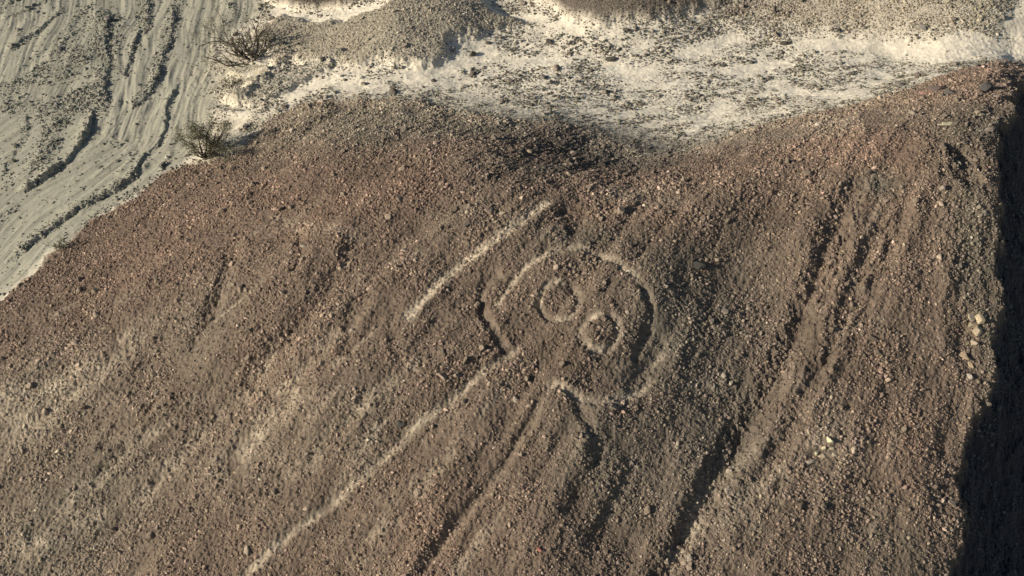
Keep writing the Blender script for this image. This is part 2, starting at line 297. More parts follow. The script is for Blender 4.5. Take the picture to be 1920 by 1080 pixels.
# --- ridge on the right and the steep fall beyond it
RID = world([(1985,20),(1945,90),(1912,155),(1888,215),(1873,265),(1868,330),(1866,420),(1862,520),(1862,610),(1850,690),(1838,770),(1812,860),(1802,950),(1800,1080)])
RID = smooth(RID, 5); RID = RID[np.argsort(RID[:, 1])]
rx = np.interp(GY, RID[:, 1], RID[:, 0])+.45*WNX+.5*gnoise(GY/2.3, GY*0+.37, 97)+.12*n3
dr = GX-rx
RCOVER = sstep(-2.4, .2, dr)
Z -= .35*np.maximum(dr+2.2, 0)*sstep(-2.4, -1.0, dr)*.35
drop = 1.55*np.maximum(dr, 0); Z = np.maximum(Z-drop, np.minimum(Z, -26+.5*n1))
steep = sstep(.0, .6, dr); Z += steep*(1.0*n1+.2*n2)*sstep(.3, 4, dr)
# --- grain of the surface
rough = wh*.040+wv*.012+wk*.015+wr*.004+DEN*.010
Z += fine*rough*n3*.8+fine*rough*gnoise(GX/.16, GY/.16, 71)*.9
far = 1-np.clip(np.minimum.reduce([np.ones(GX.shape), 1-np.maximum(np.maximum(XA-GX, GX-XB), np.maximum(YA-GY, GY-YB))/60]), 0, 1)
Z += far*6*fbm(GX/120, GY/120, 5, 3)
DEN = np.clip(DEN, 0, 1)*(1-.3*steep)
print("land ready", NX, NY, float(DEN.mean()))

# ------------------------------------------------------------------ colours of soil and stone
def rgb(*c): return np.array(c, np.float32)
def mixc(A, c, w_): return A*(1-w_[..., None])+c*w_[..., None]
SAND = rgb(.74, .655, .51); SILT = rgb(.345, .32, .245); SOIL = rgb(.160, .116, .084)
ALB = np.broadcast_to(SAND, GX.shape+(3,)).astype(np.float32)
ALB = mixc(ALB, SILT, wr); ALB = mixc(ALB, SOIL, wh); ALB = mixc(ALB, rgb(.150, .125, .092), (wh*front*.15).astype(np.float32)); ALB = mixc(ALB, rgb(.37, .32, .235), np.maximum(wk, wb*.6)); ALB = mixc(ALB, rgb(.16, .13, .10), wt)
STN = np.broadcast_to(rgb(.19, .167, .125), GX.shape+(3,)).astype(np.float32)
STN = mixc(STN, rgb(.20, .19, .15), wr); STN = mixc(STN, rgb(.255, .182, .133), wh); STN = mixc(STN, rgb(.225, .19, .142), (wh*front*.1).astype(np.float32)); STN = mixc(STN, rgb(.33, .28, .21), wk); STN = mixc(STN, rgb(.20, .185, .145), wb); STN = mixc(STN, rgb(.16, .13, .10), wt)
def stain_and_shade(px, py, rx_, ry_, c, amt, who='both'):
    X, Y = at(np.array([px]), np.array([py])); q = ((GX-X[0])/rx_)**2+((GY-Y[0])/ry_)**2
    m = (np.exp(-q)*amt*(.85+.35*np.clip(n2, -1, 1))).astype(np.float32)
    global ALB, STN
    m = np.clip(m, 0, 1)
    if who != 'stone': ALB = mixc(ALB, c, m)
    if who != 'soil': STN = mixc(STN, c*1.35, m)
RED = rgb(.225, .138, .096); OLV = rgb(.125, .118, .088); PAL = rgb(.29, .24, .175); HOLLOW_SHADE = rgb(.075, .066, .056); PNK = rgb(.30, .17, .12)
for a in ((780,350,2.6,2.2,RED,.45),(600,400,2.4,2,RED,.3),(540,330,3,2,RED,.2),(1090,400,1.4,1,RED,.4),(1700,900,3,2.5,RED,.4),(1250,400,1.6,1.2,RED,.4),(300,480,4,3,RED,.2),(1640,280,2.4,2,RED,.3),(840,1000,2,2,RED,.2),
          (1330,560,4,4,OLV,.5),(1250,620,2,2.4,OLV,.6),(1130,830,2,2,OLV,.5),(1080,440,2.2,1.4,OLV,.6),(1650,340,1,.8,OLV,.7),(950,310,3,2,OLV,.45),(700,250,4,3,OLV,.5),(1830,450,1.4,6,OLV,.6),(1850,230,3,2.5,OLV,.6),(1680,1000,3,3,OLV,.4),(380,600,2,3,OLV,.3),(200,900,4,3,OLV,.4),(100,1000,4,3,OLV,.35),(680,790,2,2,OLV,.35),(1250,900,3,3,OLV,.3),
          (700,215,7,2.8,rgb(.24,.205,.15),.95),(560,260,4,2.4,rgb(.20,.165,.12),.5),(900,240,4,2,rgb(.18,.16,.12),.75),(1450,250,8,1.8,rgb(.24,.20,.15),.6),(1350,700,5,7,rgb(.12,.092,.074),.4),(1200,900,5,5,rgb(.11,.092,.072),.4),(900,600,7,6,rgb(.13,.10,.075),.25),(850,350,4,2,rgb(.12,.09,.07),.4),(1150,278,4.2,3.0,HOLLOW_SHADE,1.0),(1190,305,3,2.2,HOLLOW_SHADE,.7),(1060,250,3,2.2,HOLLOW_SHADE,.65),(1000,300,2.5,2,HOLLOW_SHADE,.4),(1360,780,2,3,OLV,.4),(870,400,2.5,1.5,OLV,.3),  # shade of the hollow under the crest notch painted into soil and stones
          (90,730,3.5,2.2,PAL,.6),(20,790,3,2.5,PAL,.6),(60,1040,3.5,2.5,PAL,.5),(480,850,3,2,PAL,.3),(300,650,3,2,PAL,.25),(480,850,1.5,1.5,PAL,.2),(1560,830,1.5,1.5,PAL,.3),(1400,930,2,2,PAL,.2),(430,250,1.4,1.6,rgb(.50,.44,.31),.6),(430,130,1.8,1.6,rgb(.52,.46,.33),.8),(400,180,1.6,3,rgb(.45,.40,.30),.35),(1180,365,2.2,1.0,PAL,.25),
          (1560,15,4,1.6,rgb(.26,.21,.15),.7),(1720,25,4,2.2,rgb(.30,.25,.18),.6),(1400,5,4,1.3,rgb(.2,.16,.12),.6),(1850,30,2,2,rgb(.3,.26,.19),.6),(380,20,3,4,rgb(.42,.38,.28),.3),(1500,130,9,2.4,rgb(.76,.68,.54),.8,'soil'),(1000,140,8,2,rgb(.76,.68,.54),.6,'soil'),(1250,150,6,4,rgb(.76,.68,.54),.5,'soil'),(1850,90,3,1.5,rgb(.76,.68,.54),.8,'soil')):
    stain_and_shade(*a)
# pale dust thins out over the back of the hill
s, d, side, t = pdist([(500,225),(620,188),(760,188),(860,212),(960,225),(1080,232),(1210,285),(1330,266),(1450,226),(1560,205),(1680,172)], 4.5, 4)
m = np.exp(-(d/1.5)**1.6)*(.55+.5*n2[s]+.3*n3[s]); _l = LIT[s]; LIT[s] = np.maximum(_l, np.clip(m*wh[s]*.8, 0, .85)); DEN[s] = np.maximum(DEN[s], .6*np.exp(-(d/1.0)**2)*wv[s]*(.8+.6*n2[s]))
for L_, w_ in CLEARS:
    s, d, side, t = pdist(L_, w_*2.5); DEN[s] *= 1-.97*np.exp(-np.maximum(d/w_+.35*n3[s]+.95*n2[s]+.1, 0)**2)*sstep(0, .15, t)*sstep(1, .85, t)
L3 = np.clip(LIT, 0, 1).astype(np.float32)
sandy = rgb(.47, .385, .28)
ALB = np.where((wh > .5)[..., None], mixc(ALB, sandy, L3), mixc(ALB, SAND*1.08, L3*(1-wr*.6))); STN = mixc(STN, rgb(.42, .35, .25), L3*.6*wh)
ALB = mixc(ALB, rgb(.028, .031, .040), (steep*wh*.9).astype(np.float32)); STN = mixc(STN, rgb(.055, .054, .058), (steep*wh*.9).astype(np.float32)); STN = mixc(STN, rgb(.15,.135,.11), (RCOVER*wh*.35).astype(np.float32))  # the cliff's shade is painted into its soil and stone colour
bl = (1+.22*n1+.20*n2+.10*n3); bl = 1+(bl-1)*(wh*1.0+wr*.35+wv*.25)
ALB = np.clip(ALB*bl[..., None].astype(np.float32), .015, .8)
STN = np.clip(STN*(1+(.18*n1+.18*n2)*wh)[..., None].astype(np.float32), .02, .8)

# ------------------------------------------------------------------ materials
def new_mat(name, rough_=0.95, var=.35, scale=9.0, bump=.0, bscale=30.0, attr=None, color=None, vscale2=60.0):
    m_ = bpy.data.materials.new(name); m_.use_nodes = True; n = m_.node_tree; N = n.nodes; b = N['Principled BSDF']
    b.inputs['Roughness'].default_value = rough_; b.inputs['Specular IOR Level'].default_value = .15
    tc = N.new('ShaderNodeTexCoord')
    if attr:
        a = N.new('ShaderNodeAttribute'); a.attribute_name = attr; src = a.outputs['Color']
    else:
        a = N.new('ShaderNodeRGB'); a.outputs[0].default_value = (*color, 1); src = a.outputs[0]
    z = N.new('ShaderNodeTexNoise'); z.inputs['Scale'].default_value = scale; z.inputs['Detail'].default_value = 5; z.inputs['Roughness'].default_value = .7
    n.links.new(tc.outputs['Object'], z.inputs['Vector'])
    mr = N.new('ShaderNodeMapRange'); mr.inputs[1].default_value = .25; mr.inputs[2].default_value = .75; mr.inputs[3].default_value = 1-var; mr.inputs[4].default_value = 1+var
    n.links.new(z.outputs['Fac'], mr.inputs[0])
    mx = N.new('ShaderNodeVectorMath'); mx.operation = 'SCALE'; n.links.new(src, mx.inputs[0]); n.links.new(mr.outputs[0], mx.inputs['Scale'])
    n.links.new(mx.outputs[0], b.inputs['Base Color'])
    if bump:
        z2 = N.new('ShaderNodeTexNoise'); z2.inputs['Scale'].default_value = bscale; z2.inputs['Detail'].default_value = 4
        n.links.new(tc.outputs['Object'], z2.inputs['Vector'])
        bp = N.new('ShaderNodeBump'); bp.inputs['Strength'].default_value = bump; bp.inputs['Distance'].default_value = .05
        n.links.new(z2.outputs['Fac'], bp.inputs['Height']); n.links.new(bp.outputs[0], b.inputs['Normal'])
    return m_
M_GROUND = new_mat('stony_soil', .96, .22, 5.0, .35, 9.0, attr='albedo')
M_SILT = new_mat('river_silt', .96, .10, 3.0, .12, 6.0, attr='albedo')
M_SAND = new_mat('pale_sand', .96, .10, 3.0, .15, 7.0, attr='albedo')
M_STONE = new_mat('desert_stone', .9, .18, 14.0, attr='albedo')

# ------------------------------------------------------------------ mesh helpers
def fast_mesh(name, V, F, mat, colr=None, facecol=False, smooth_=False):
    me = bpy.data.meshes.new(name); k = F.shape[1]
    me.vertices.add(len(V)); me.vertices.foreach_set('co', np.ascontiguousarray(V, np.float32).ravel())
    me.loops.add(F.size); me.loops.foreach_set('vertex_index', np.ascontiguousarray(F, np.int32).ravel())
    me.polygons.add(len(F)); me.polygons.foreach_set('loop_start', np.arange(0, F.size, k, dtype=np.int32))
    me.polygons.foreach_set('use_smooth', np.full(len(F), smooth_, bool))
    if colr is not None:
        c = np.ones((len(V), 4), np.float32); c[:, :3] = colr
        a = me.color_attributes.new('albedo', 'FLOAT_COLOR', 'POINT'); a.data.foreach_set('color', c.ravel())
    me.materials.append(mat); me.update(calc_edges=True); return me
def link(name, me, parent=None):
    o = bpy.data.objects.new(name, me); COL.objects.link(o)
    if parent is not None: o.parent = parent
    return o
def tag(o, label=None, cat=None, group=None, kind=None):
    if label: o['label'] = label
    if cat: o['category'] = cat
    if group: o['group'] = group
    if kind: o['kind'] = kind
    return o

# ------------------------------------------------------------------ the ground, one sheet cut along its kinds
idx = np.arange(NX*NY, dtype=np.int64).reshape(NY, NX)
FQ = np.stack([idx[:-1, :-1], idx[:-1, 1:], idx[1:, 1:], idx[1:, :-1]], -1).reshape(-1, 4)
def fw(a): return a[:-1, :-1].ravel()
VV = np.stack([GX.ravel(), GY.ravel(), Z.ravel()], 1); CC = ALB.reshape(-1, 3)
zone = np.full(len(FQ), 3)
zone[fw(wr) > .5] = 1; zone[fw(np.maximum(wk, wb)) > .5] = 2; zone[fw(wt) > .5] = 4; zone[fw(wh) > .5] = 0
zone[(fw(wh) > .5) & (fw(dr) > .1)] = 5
def cut(name, sel, mat, dz=0.0, smooth_=False):
    F = FQ[sel]; u, inv = np.unique(F, return_inverse=True)
    V = VV[u].copy(); V[:, 2] += dz
    return fast_mesh(name, V, inv.reshape(-1, 4), mat, CC[u], smooth_=smooth_)
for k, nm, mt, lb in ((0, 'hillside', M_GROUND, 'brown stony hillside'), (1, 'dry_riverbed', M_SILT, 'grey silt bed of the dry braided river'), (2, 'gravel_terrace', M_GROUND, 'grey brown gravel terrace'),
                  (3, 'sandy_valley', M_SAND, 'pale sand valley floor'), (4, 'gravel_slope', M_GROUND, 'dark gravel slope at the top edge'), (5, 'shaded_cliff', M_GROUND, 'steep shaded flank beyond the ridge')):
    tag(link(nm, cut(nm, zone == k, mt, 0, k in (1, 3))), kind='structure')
# the ground drawing lies in the hillside as cleared, trodden soil
X0, Y0 = at(np.array([1060]), np.array([620])); geo = bpy.data.objects.new('geoglyph', None); COL.objects.link(geo)
def hz(X, Y):
    X = np.asarray(X, float); Y = np.asarray(Y, float)
    fx = np.clip((X-XA)/GS, 0, len(xf)-1.001); fy = np.clip((Y-YA)/GS, 0, len(yf)-1.001)
    i = fx.astype(int); j = fy.astype(int); a = fx-i; b = fy-j; i = i+NE; j = j+NE
    return (Z[j, i]*(1-a)+Z[j, i+1]*a)*(1-b)+(Z[j+1, i]*(1-a)+Z[j+1, i+1]*a)*b
def gat(A, X, Y):
    i = np.clip(np.rint((X-XA)/GS).astype(int), 0, len(xf)-1)+NE; j = np.clip(np.rint((Y-YA)/GS).astype(int), 0, len(yf)-1)+NE
    return A[j, i]
tag(geo, 'ancient ground drawing of a round head with two ring eyes and a raised arm', 'geoglyph')
gl = np.array([X0[0], Y0[0], float(hz(X0, Y0)[0])]); geo.location = gl
for k, m in FMASK.items():
    me = cut(k.rstrip('2'), fw(m) > .5, M_GROUND, .006)
    me.transform(Matrix.Translation(-Vector(gl))); o = link(k.rstrip('2'), me, geo)

# ------------------------------------------------------------------ stones
def ico(sub):
    t = (1+5**.5)/2
    V = [(-1,t,0),(1,t,0),(-1,-t,0),(1,-t,0),(0,-1,t),(0,1,t),(0,-1,-t),(0,1,-t),(t,0,-1),(t,0,1),(-t,0,-1),(-t,0,1)]
    F = [(0,11,5),(0,5,1),(0,1,7),(0,7,10),(0,10,11),(1,5,9),(5,11,4),(11,10,2),(10,7,6),(7,1,8),(3,9,4),(3,4,2),(3,2,6),(3,6,8),(3,8,9),(4,9,5),(2,4,11),(6,2,10),(8,6,7),(9,8,1)]
    V = [np.array(v)/np.linalg.norm(v) for v in V]
    for _ in range(sub):
        c = {}; F2 = []
        def mid(a, b):
            k = (min(a, b), max(a, b))
            if k not in c:
                m = V[a]+V[b]; V.append(m/np.linalg.norm(m)); c[k] = len(V)-1
            return c[k]
        for a, b, d in F:
            x, y, z = mid(a, b), mid(b, d), mid(d, a); F2 += [(a, x, z), (b, y, x), (d, z, y), (x, y, z)]
        F = F2
    return np.array(V), np.array(F)
def rock_shape(sub, r, planes=7):
    """angular broken stone: a ball cut back by random planes"""
    V, F = ico(sub); V = V.copy()
    for _ in range(planes):
        n = r.normal(size=3); n /= np.linalg.norm(n); k = r.uniform(.45, .8)
        d = V@n; V -= np.outer(np.maximum(d-k, 0), n)
    V *= np.array([r.uniform(.8, 1.35), r.uniform(.7, 1.0), r.uniform(.5, .85)]); return V, F
def oct_shape(r):
    V = np.array([(1,0,0),(-1,0,0),(0,1,0),(0,-1,0),(0,0,1),(0,0,-1)], float); V += r.normal(size=V.shape)*.25; V *= np.array([1.1, .8, .7])
    return V, np.array([(0,2,4),(2,1,4),(1,3,4),(3,0,4),(2,0,5),(1,2,5),(3,1,5),(0,3,5)])
def scatter(cell, rmin, rmean, rmax, dmul, seed, shapes, margin=140):
    r = np.random.default_rng(seed)
    cx = np.arange(XA+1, XB-1, cell); cy = np.arange(YA+1, YB-1, cell); X, Y = np.meshgrid(cx, cy)
    X = (X+r.uniform(-.5, .5, X.shape)*cell*1.0).ravel(); Y = (Y+r.uniform(-.5, .5, Y.shape)*cell*1.0).ravel()
    zz = hz(X, Y); px, py = project(X, Y, zz)
    k = (px > -margin) & (px < 1920+margin) & (py > -margin) & (py < 1080+margin)
    k &= r.uniform(size=len(X)) < np.clip(gat(DEN, X, Y)*dmul, 0, 1)
    X, Y, zz = X[k], Y[k], zz[k]
    rad = np.clip(rmean*np.exp(r.normal(size=len(X))*.42)*np.clip(gat(SIZ, X, Y), .45, 1.7), rmin, rmax)
    rad *= 1+.30*gat(wr, X, Y)+.2*gat(wv*(1-np.maximum(wk, wt)), X, Y)
    c = gat(STN, X, Y)*np.exp(r.normal(size=len(X))*.31)[:, None]*np.exp(r.normal(size=(len(X), 3))*.03)
    return X, Y, zz, rad, np.clip(c, .02, .75)
def merge(X, Y, zz, rad, c, shapes, seed, sink=.15):
    r = np.random.default_rng(seed); n = len(X); which = r.integers(0, len(shapes), n); Vs = []; Fs = []; Cs = []; off = 0
    for s_i, (V, F) in enumerate(shapes):
        q = np.where(which == s_i)[0]; m = len(q)
        if not m: continue
        a = r.uniform(0, 2*np.pi, m); b = r.normal(size=m)*.45; g = r.normal(size=m)*.45
        ca_, sa_, cb, sb, cg, sg = np.cos(a), np.sin(a), np.cos(b), np.sin(b), np.cos(g), np.sin(g)
        Rx = np.stack([ca_*cb, ca_*sb*sg-sa_*cg, ca_*sb*cg+sa_*sg, sa_*cb, sa_*sb*sg+ca_*cg, sa_*sb*cg-ca_*sg, -sb, cb*sg, cb*cg], 1).reshape(m, 3, 3)
        P = np.einsum('nij,vj->nvi', Rx, V)*rad[q][:, None, None]
        P[:, :, 0] += X[q][:, None]; P[:, :, 1] += Y[q][:, None]; P[:, :, 2] += (zz[q]+rad[q]*sink)[:, None]
        Vs.append(P.reshape(-1, 3)); Fs.append((F[None]+np.arange(m)[:, None, None]*len(V)).reshape(-1, 3)+off); Cs.append(np.repeat(c[q], len(V), 0)); off += m*len(V)
    return np.concatenate(Vs), np.concatenate(Fs), np.concatenate(Cs)
rs = np.random.default_rng(3)
SH0 = [oct_shape(rs) for _ in range(10)]
SH1 = [rock_shape(0, rs, 4) for _ in range(12)]
SH2 = [rock_shape(2, rs, 11) for _ in range(8)]
A = scatter(.085, .02, .036, .06, 1.0, 101, SH0)
B = scatter(.145, .028, .050, .13, .95, 202, SH1)
C_ = scatter(.62, .085, .105, .24, .42, 303, SH1)
print("stones", len(A[0]), len(B[0]), len(C_[0]))
# the largest as the photograph shows them become objects of their own
Xc, Yc, Zc, Rc, Cc = C_
dist = np.sqrt((Xc-CAM[0])**2+(Yc-CAM[1])**2+(Zc-CAM[2])**2); px, py = project(Xc, Yc, Zc)
inside = (px > 4) & (px < 1916) & (py > 4) & (py < 1076)&(gat(dr, Xc, Yc) < .3)
order = np.argsort(-(Rc/dist)*inside); top = order[:285]; rest = order[285:]
Va, Fa, Ca = merge(*A, SH0, 1); Vb, Fb, Cb = merge(*B, SH1, 2); Vc, Fc, Cc2 = merge(Xc[rest], Yc[rest], Zc[rest], Rc[rest], Cc[rest], SH1, 5)
nm = 'loose_gravel'
tag(link(nm, fast_mesh(nm, np.concatenate([Va, Vb, Vc]), np.concatenate([Fa, Fb+len(Va), Fc+len(Va)+len(Vb)]), M_STONE, np.concatenate([Ca, Cb, Cc2]))), 'countless small brown and grey stones strewn over the hill and valley', 'gravel', kind='stuff')
ROCKM = {}
def rock_mesh(i, col):
    hue = int(round(float(np.clip((col[0]/col[2]-1.2)/.2, 0, 3)))); lum = int(round(float(np.log(np.clip(col[1], .03, .6)/.03)/.25))); k = (i, hue, lum)
    if k not in ROCKM:
        V, F = SH2[i]; V = V+rs.normal(size=V.shape)*.02
        ROCKM[k] = fast_mesh('rock', V, F, M_STONE, np.tile(np.clip(.03*math.exp(.25*lum)*np.array([(1.2+.2*hue)**.42, 1, (1.2+.2*hue)**-.52]), .02, .75).astype(np.float32), (len(V), 1)))
    return ROCKM[k]
ANCH = [((100,620),'near the left foot of the brown hill'),((300,450),'on the upper left flank of the brown hill'),((600,290),'on the rounded left part of the hill crest'),((900,330),'on the crest above the raised arm line'),((1250,400),'on the slope above the drawn head'),
 ((1500,290),'on the hill just below the pale valley edge'),((1700,260),'on the upper right crest below the dark boulders'),((1060,590),'inside or beside the drawn head'),((700,520),'on the slope left of the raised arm line'),((450,700),'in the middle of the left slope'),
 ((150,900),'in the lower left corner of the hill'),((500,960),'left of the long body line near the bottom'),((800,900),'between the two long body lines'),((1050,950),'below the drawn head near the bottom edge'),((1300,650),'on the dark slope right of the drawn head'),
 ((1400,950),'beside the pale streak near the bottom, right of centre'),((1560,600),'between the long gullies on the right slope'),((1700,750),'on the right slope near the pale boulder heap'),((1680,980),'on the lower right slope beside the dark drop'),((1840,400),'on the grey ledge along the dark drop')]
VAN = [((620,170),'on the sand between the gravel terrace and the hill'),((950,170),'on the stony sand left of the valley centre'),((1150,90),'under the dark gravel slope at the top'),((1250,210),'in the sandy saddle above the hill notch'),((1420,90),'in the middle of the stony sand valley'),((1650,70),'on the stony sand at the upper right'),((1850,60),'beside the brightest sand at the right edge')]
RAN = [((80,100),'in the top left gravel bars of the riverbed'),((60,350),'on the left riverbed below the long dark bank'),((260,260),'in the riverbed left of the leafy tree'),((360,80),'on the silt left of the bare tree')]
KAN = [((700,80),'on the broad gravel terrace'),((500,170),'on the dark gravel bar below the bare tree'),((1150,10),'on the dark gravel slope at the top')]
for q, i in enumerate(top):
    X, Y = Xc[i], Yc[i]; h_, r_, k_ = gat(wh, X, Y), gat(wr, X, Y), max(gat(wk, X, Y), gat(wb, X, Y), gat(wt, X, Y))
    an = ANCH if h_ > .5 else KAN if k_ > .5 else RAN if r_ > .5 else VAN
    where = min(an, key=lambda a_: (a_[0][0]-px[i])**2+(a_[0][1]-py[i])**2)[1]
    o = link('stone', rock_mesh(q % 8, Cc[i])); rr = Rc[i]; o.location = (X, Y, Zc[i]+rr*.2); o.scale = (rr, rr, rr)
    o.rotation_euler = (rs.normal()*.3, rs.normal()*.3, rs.uniform(0, 6.28))
    tone = 'dark' if Cc[i][1] < .13 else 'mid brown' if Cc[i][1] < .19 else 'tan' if Cc[i][1] < .27 else 'pale'
    size = 'large' if rr > .14 else 'mid-sized' if rr > .11 else 'small'
    tag(o, size+' '+tone+' stone '+where, 'stone', 'loose stones '+where)
def boulder(px_, py_, sz, col, label, shape=(1, 1, 1), rz=0.0, name='boulder', cat='boulder', lift=.25):
    X, Y = at(np.array([px_]), np.array([py_])); z = float(hz(X, Y)[0])
    # settle on the detailed surface along the same line of sight
    for _ in range(12):
        X, Y = on_plane(np.array([px_]), np.array([py_]), np.array([z])); z = .5*z+.5*float(hz(X, Y)[0])
    if py_ < 160 and sz > .25: sz *= .72; shape = (shape[0]*.9, shape[1], max(shape[2], .85))
    V, F = rock_shape(2, rs, 16); V = V*(1+.07*np.sin(V*6+rs.uniform(0, 6))); V = V*np.array(shape)*sz
    c = np.array(col)*(1+.12*rs.normal(size=(len(V), 1)))
    o = link(name, fast_mesh(name, V, F, M_STONE, np.clip(c, .02, .85).astype(np.float32)))
    o.location = (float(X[0]), float(Y[0]), z+sz*lift*shape[2]); o.rotation_euler = (0, 0, rz)
    return tag(o, label, cat)
PB = (.37, .30, .20)
for a in ((1838,602,.40,PB,'largest pale broken boulder at the edge of the dark right-hand drop'), (1822,612,.38,PB,'pale boulder leaning at the left of the largest one by the right-hand drop',(1.2,.8,.9),.5), (1820,598,.28,(.36,.30,.22),'pale stone on the upper left of the boulder heap near the drop'), (1832,624,.32,(.40,.32,.22),'tan stone at the foot of the boulder heap near the drop'),
          (1808,668,.30,(.42,.31,.20),'orange tan rock outcrop below the pale boulder heap',(.8,1.3,.6),.5), (1820,684,.18,(.40,.30,.20),'small tan stone tailing off the orange tan outcrop',(.7,1.5,.6),.5), (1818,706,.22,(.35,.30,.24),'rounded grey stone under the orange tan outcrop near the drop'),
          (1776,233,.26,(.50,.44,.28),'yellowish flat slab with a dark shadow on the upper right slope',(1.5,.8,.5),.1), (1765,234,.16,(.40,.36,.26),'small flat stone touching the left of the yellowish slab',(1.4,.8,.5),0), (1774,218,.18,(.16,.14,.11),'dark stone just above the yellowish slab'),
          (1797,305,.22,(.40,.32,.22),'long narrow tan stone slanting beside the dark pit at upper right',(.5,2.2,.5),.35), (1752,170,.55,(.13,.10,.085),'big dark boulder beside the pink rock on the upper right crest',(1,.9,.8)), (1779,176,.5,(.12,.11,.09),'big dark rounded boulder right of the pink rock and dark boulder',(1,.9,.7)),
          (1734,175,.42,(.46,.26,.20),'pink rock on the upper right crest',(1.4,.8,.5),.2), (1765,164,.2,(.42,.24,.17),'small pinkish orange stone on top of the dark crest boulders'), (1850,166,.42,(.10,.09,.08),'dark boulder near the top right corner'), (1866,182,.14,(.38,.34,.27),'pale round stone below the dark boulder near the top right corner'),
          (1732,142,.28,(.14,.12,.09),'dark stone above the pink rock on the crest'), (1555,827,.24,(.55,.49,.32),'palest stone in the heap of cream stones at lower right'), (1545,841,.17,(.48,.41,.27),'cream stone left below the palest one in the lower right heap'), (1560,842,.16,(.46,.38,.26),'cream stone right below the palest one in the lower right heap'),
          (1540,856,.17,(.45,.37,.25),'cream stone in the bottom row of the lower right heap'), (1520,866,.2,(.38,.32,.24),'tan stone at the lower left tip of the cream stone heap',(1.4,.8,.6),.4), (1531,852,.14,(.44,.40,.25),'yellowish stone on the left side of the cream stone heap'), (1563,853,.13,(.40,.33,.24),'buff stone at the right end of the cream stone heap'),
          (1180,509,.20,(.60,.53,.38),'cream stone on the upper right of the drawn head outline',(1.3,.8,.5)), (641,132,.2,(.74,.70,.60),'small white upright stone at the edge of the gravel terrace',(.6,.5,1.5)), (604,113,.34,(.13,.11,.09),'dark boulder on the lower part of the gravel terrace'), (683,158,.3,(.2,.17,.13),'grey stone on the pale sand below the gravel terrace'),
          (812,152,.26,(.12,.10,.08),'lone dark stone on bare sand under the terrace shadow'), (885,104,.42,(.13,.12,.095),'jagged dark rock on the sand right of the terrace edge',(1,1,1.1)), (915,82,.34,(.14,.13,.10),'dark rock above the jagged one right of the terrace'), (1143,113,.5,(.14,.125,.10),'long dark rock clump on the bare sand of the valley',(1.7,.8,.6),.35),
          (1108,133,.42,(.15,.125,.10),'dark rock at the left end of the bare sand patch',(1,.8,.7)), (1472,82,.5,(.11,.10,.08),'largest dark rock in the stony sand at upper right',(1.2,.9,.7)), (1452,24,.46,(.12,.10,.08),'dark rock near the top edge right of centre'), (1175,57,.36,(.11,.10,.08),'dark pointed rock under the top gravel slope'),
          (1083,153,.3,(.12,.11,.09),'dark rock pair member on the stony sand, upper centre'), (1033,155,.28,(.12,.11,.09),'dark rock left of its neighbour on the stony sand, upper centre'), (1408,118,.34,(.12,.11,.09),'dark flat rock in the middle of the stony sand'), (1355,124,.3,(.12,.11,.09),'dark rock left of the flat one in the stony sand'),
          (1571,58,.3,(.12,.11,.09),'dark stone beside the bare sand near the top right'), (942,402,.24,(.34,.28,.21),'upright pale stone above the raised arm line',(.7,.7,1.2)), (867,361,.14,(.38,.29,.22),'pinkish stone on the hill above the arm line'),
          (646,494,.17,(.48,.40,.27),'pale flat stone on the hill left of the arm line',(2.2,.6,.4),.5), (562,420,.16,(.36,.30,.22),'upright tan stone on the upper left hillside',(.7,.6,1.3)), (572,420,.13,(.38,.32,.23),'tan stone just right of the upright one, upper left hillside'), (569,462,.18,(.33,.28,.21),'rounded stone below the two tan stones, upper left hillside'),
          (660,620,.14,(.50,.44,.33),'white block on the hill left of the drawn figure',(.7,.7,1)), (1114,674,.16,(.05,.045,.04),'small black stone below the drawn eyes'), (1371,719,.17,(.40,.34,.25),'pale stone right of the drawn head'), (1308,497,.34,(.07,.065,.055),'dark boulder right of the drawn head'), (1345,490,.22,(.36,.28,.2),'tan stone cluster right of the dark boulder'),
          (1170,773,.14,(.42,.28,.20),'pinkish stone under the drawn neck line'), (1012,1032,.16,(.36,.16,.11),'reddish stone near the bottom centre'), (394,889,.13,(.34,.28,.21),'round stone with shadow on the lower left hillside'), (488,899,.12,(.42,.36,.26),'pale stone on the lower left hillside'), (750,797,.24,(.09,.085,.07),'dark stone beside the long body line'),
          (305,312,.3,(.14,.13,.11),'grey stone pile member at the river edge below the leafy tree'), (314,296,.18,(.5,.47,.38),'pale stone at the river edge left of the leafy tree'), (301,318,.2,(.45,.42,.34),'pale stone by the grey one at the river edge')):
    boulder(*a)

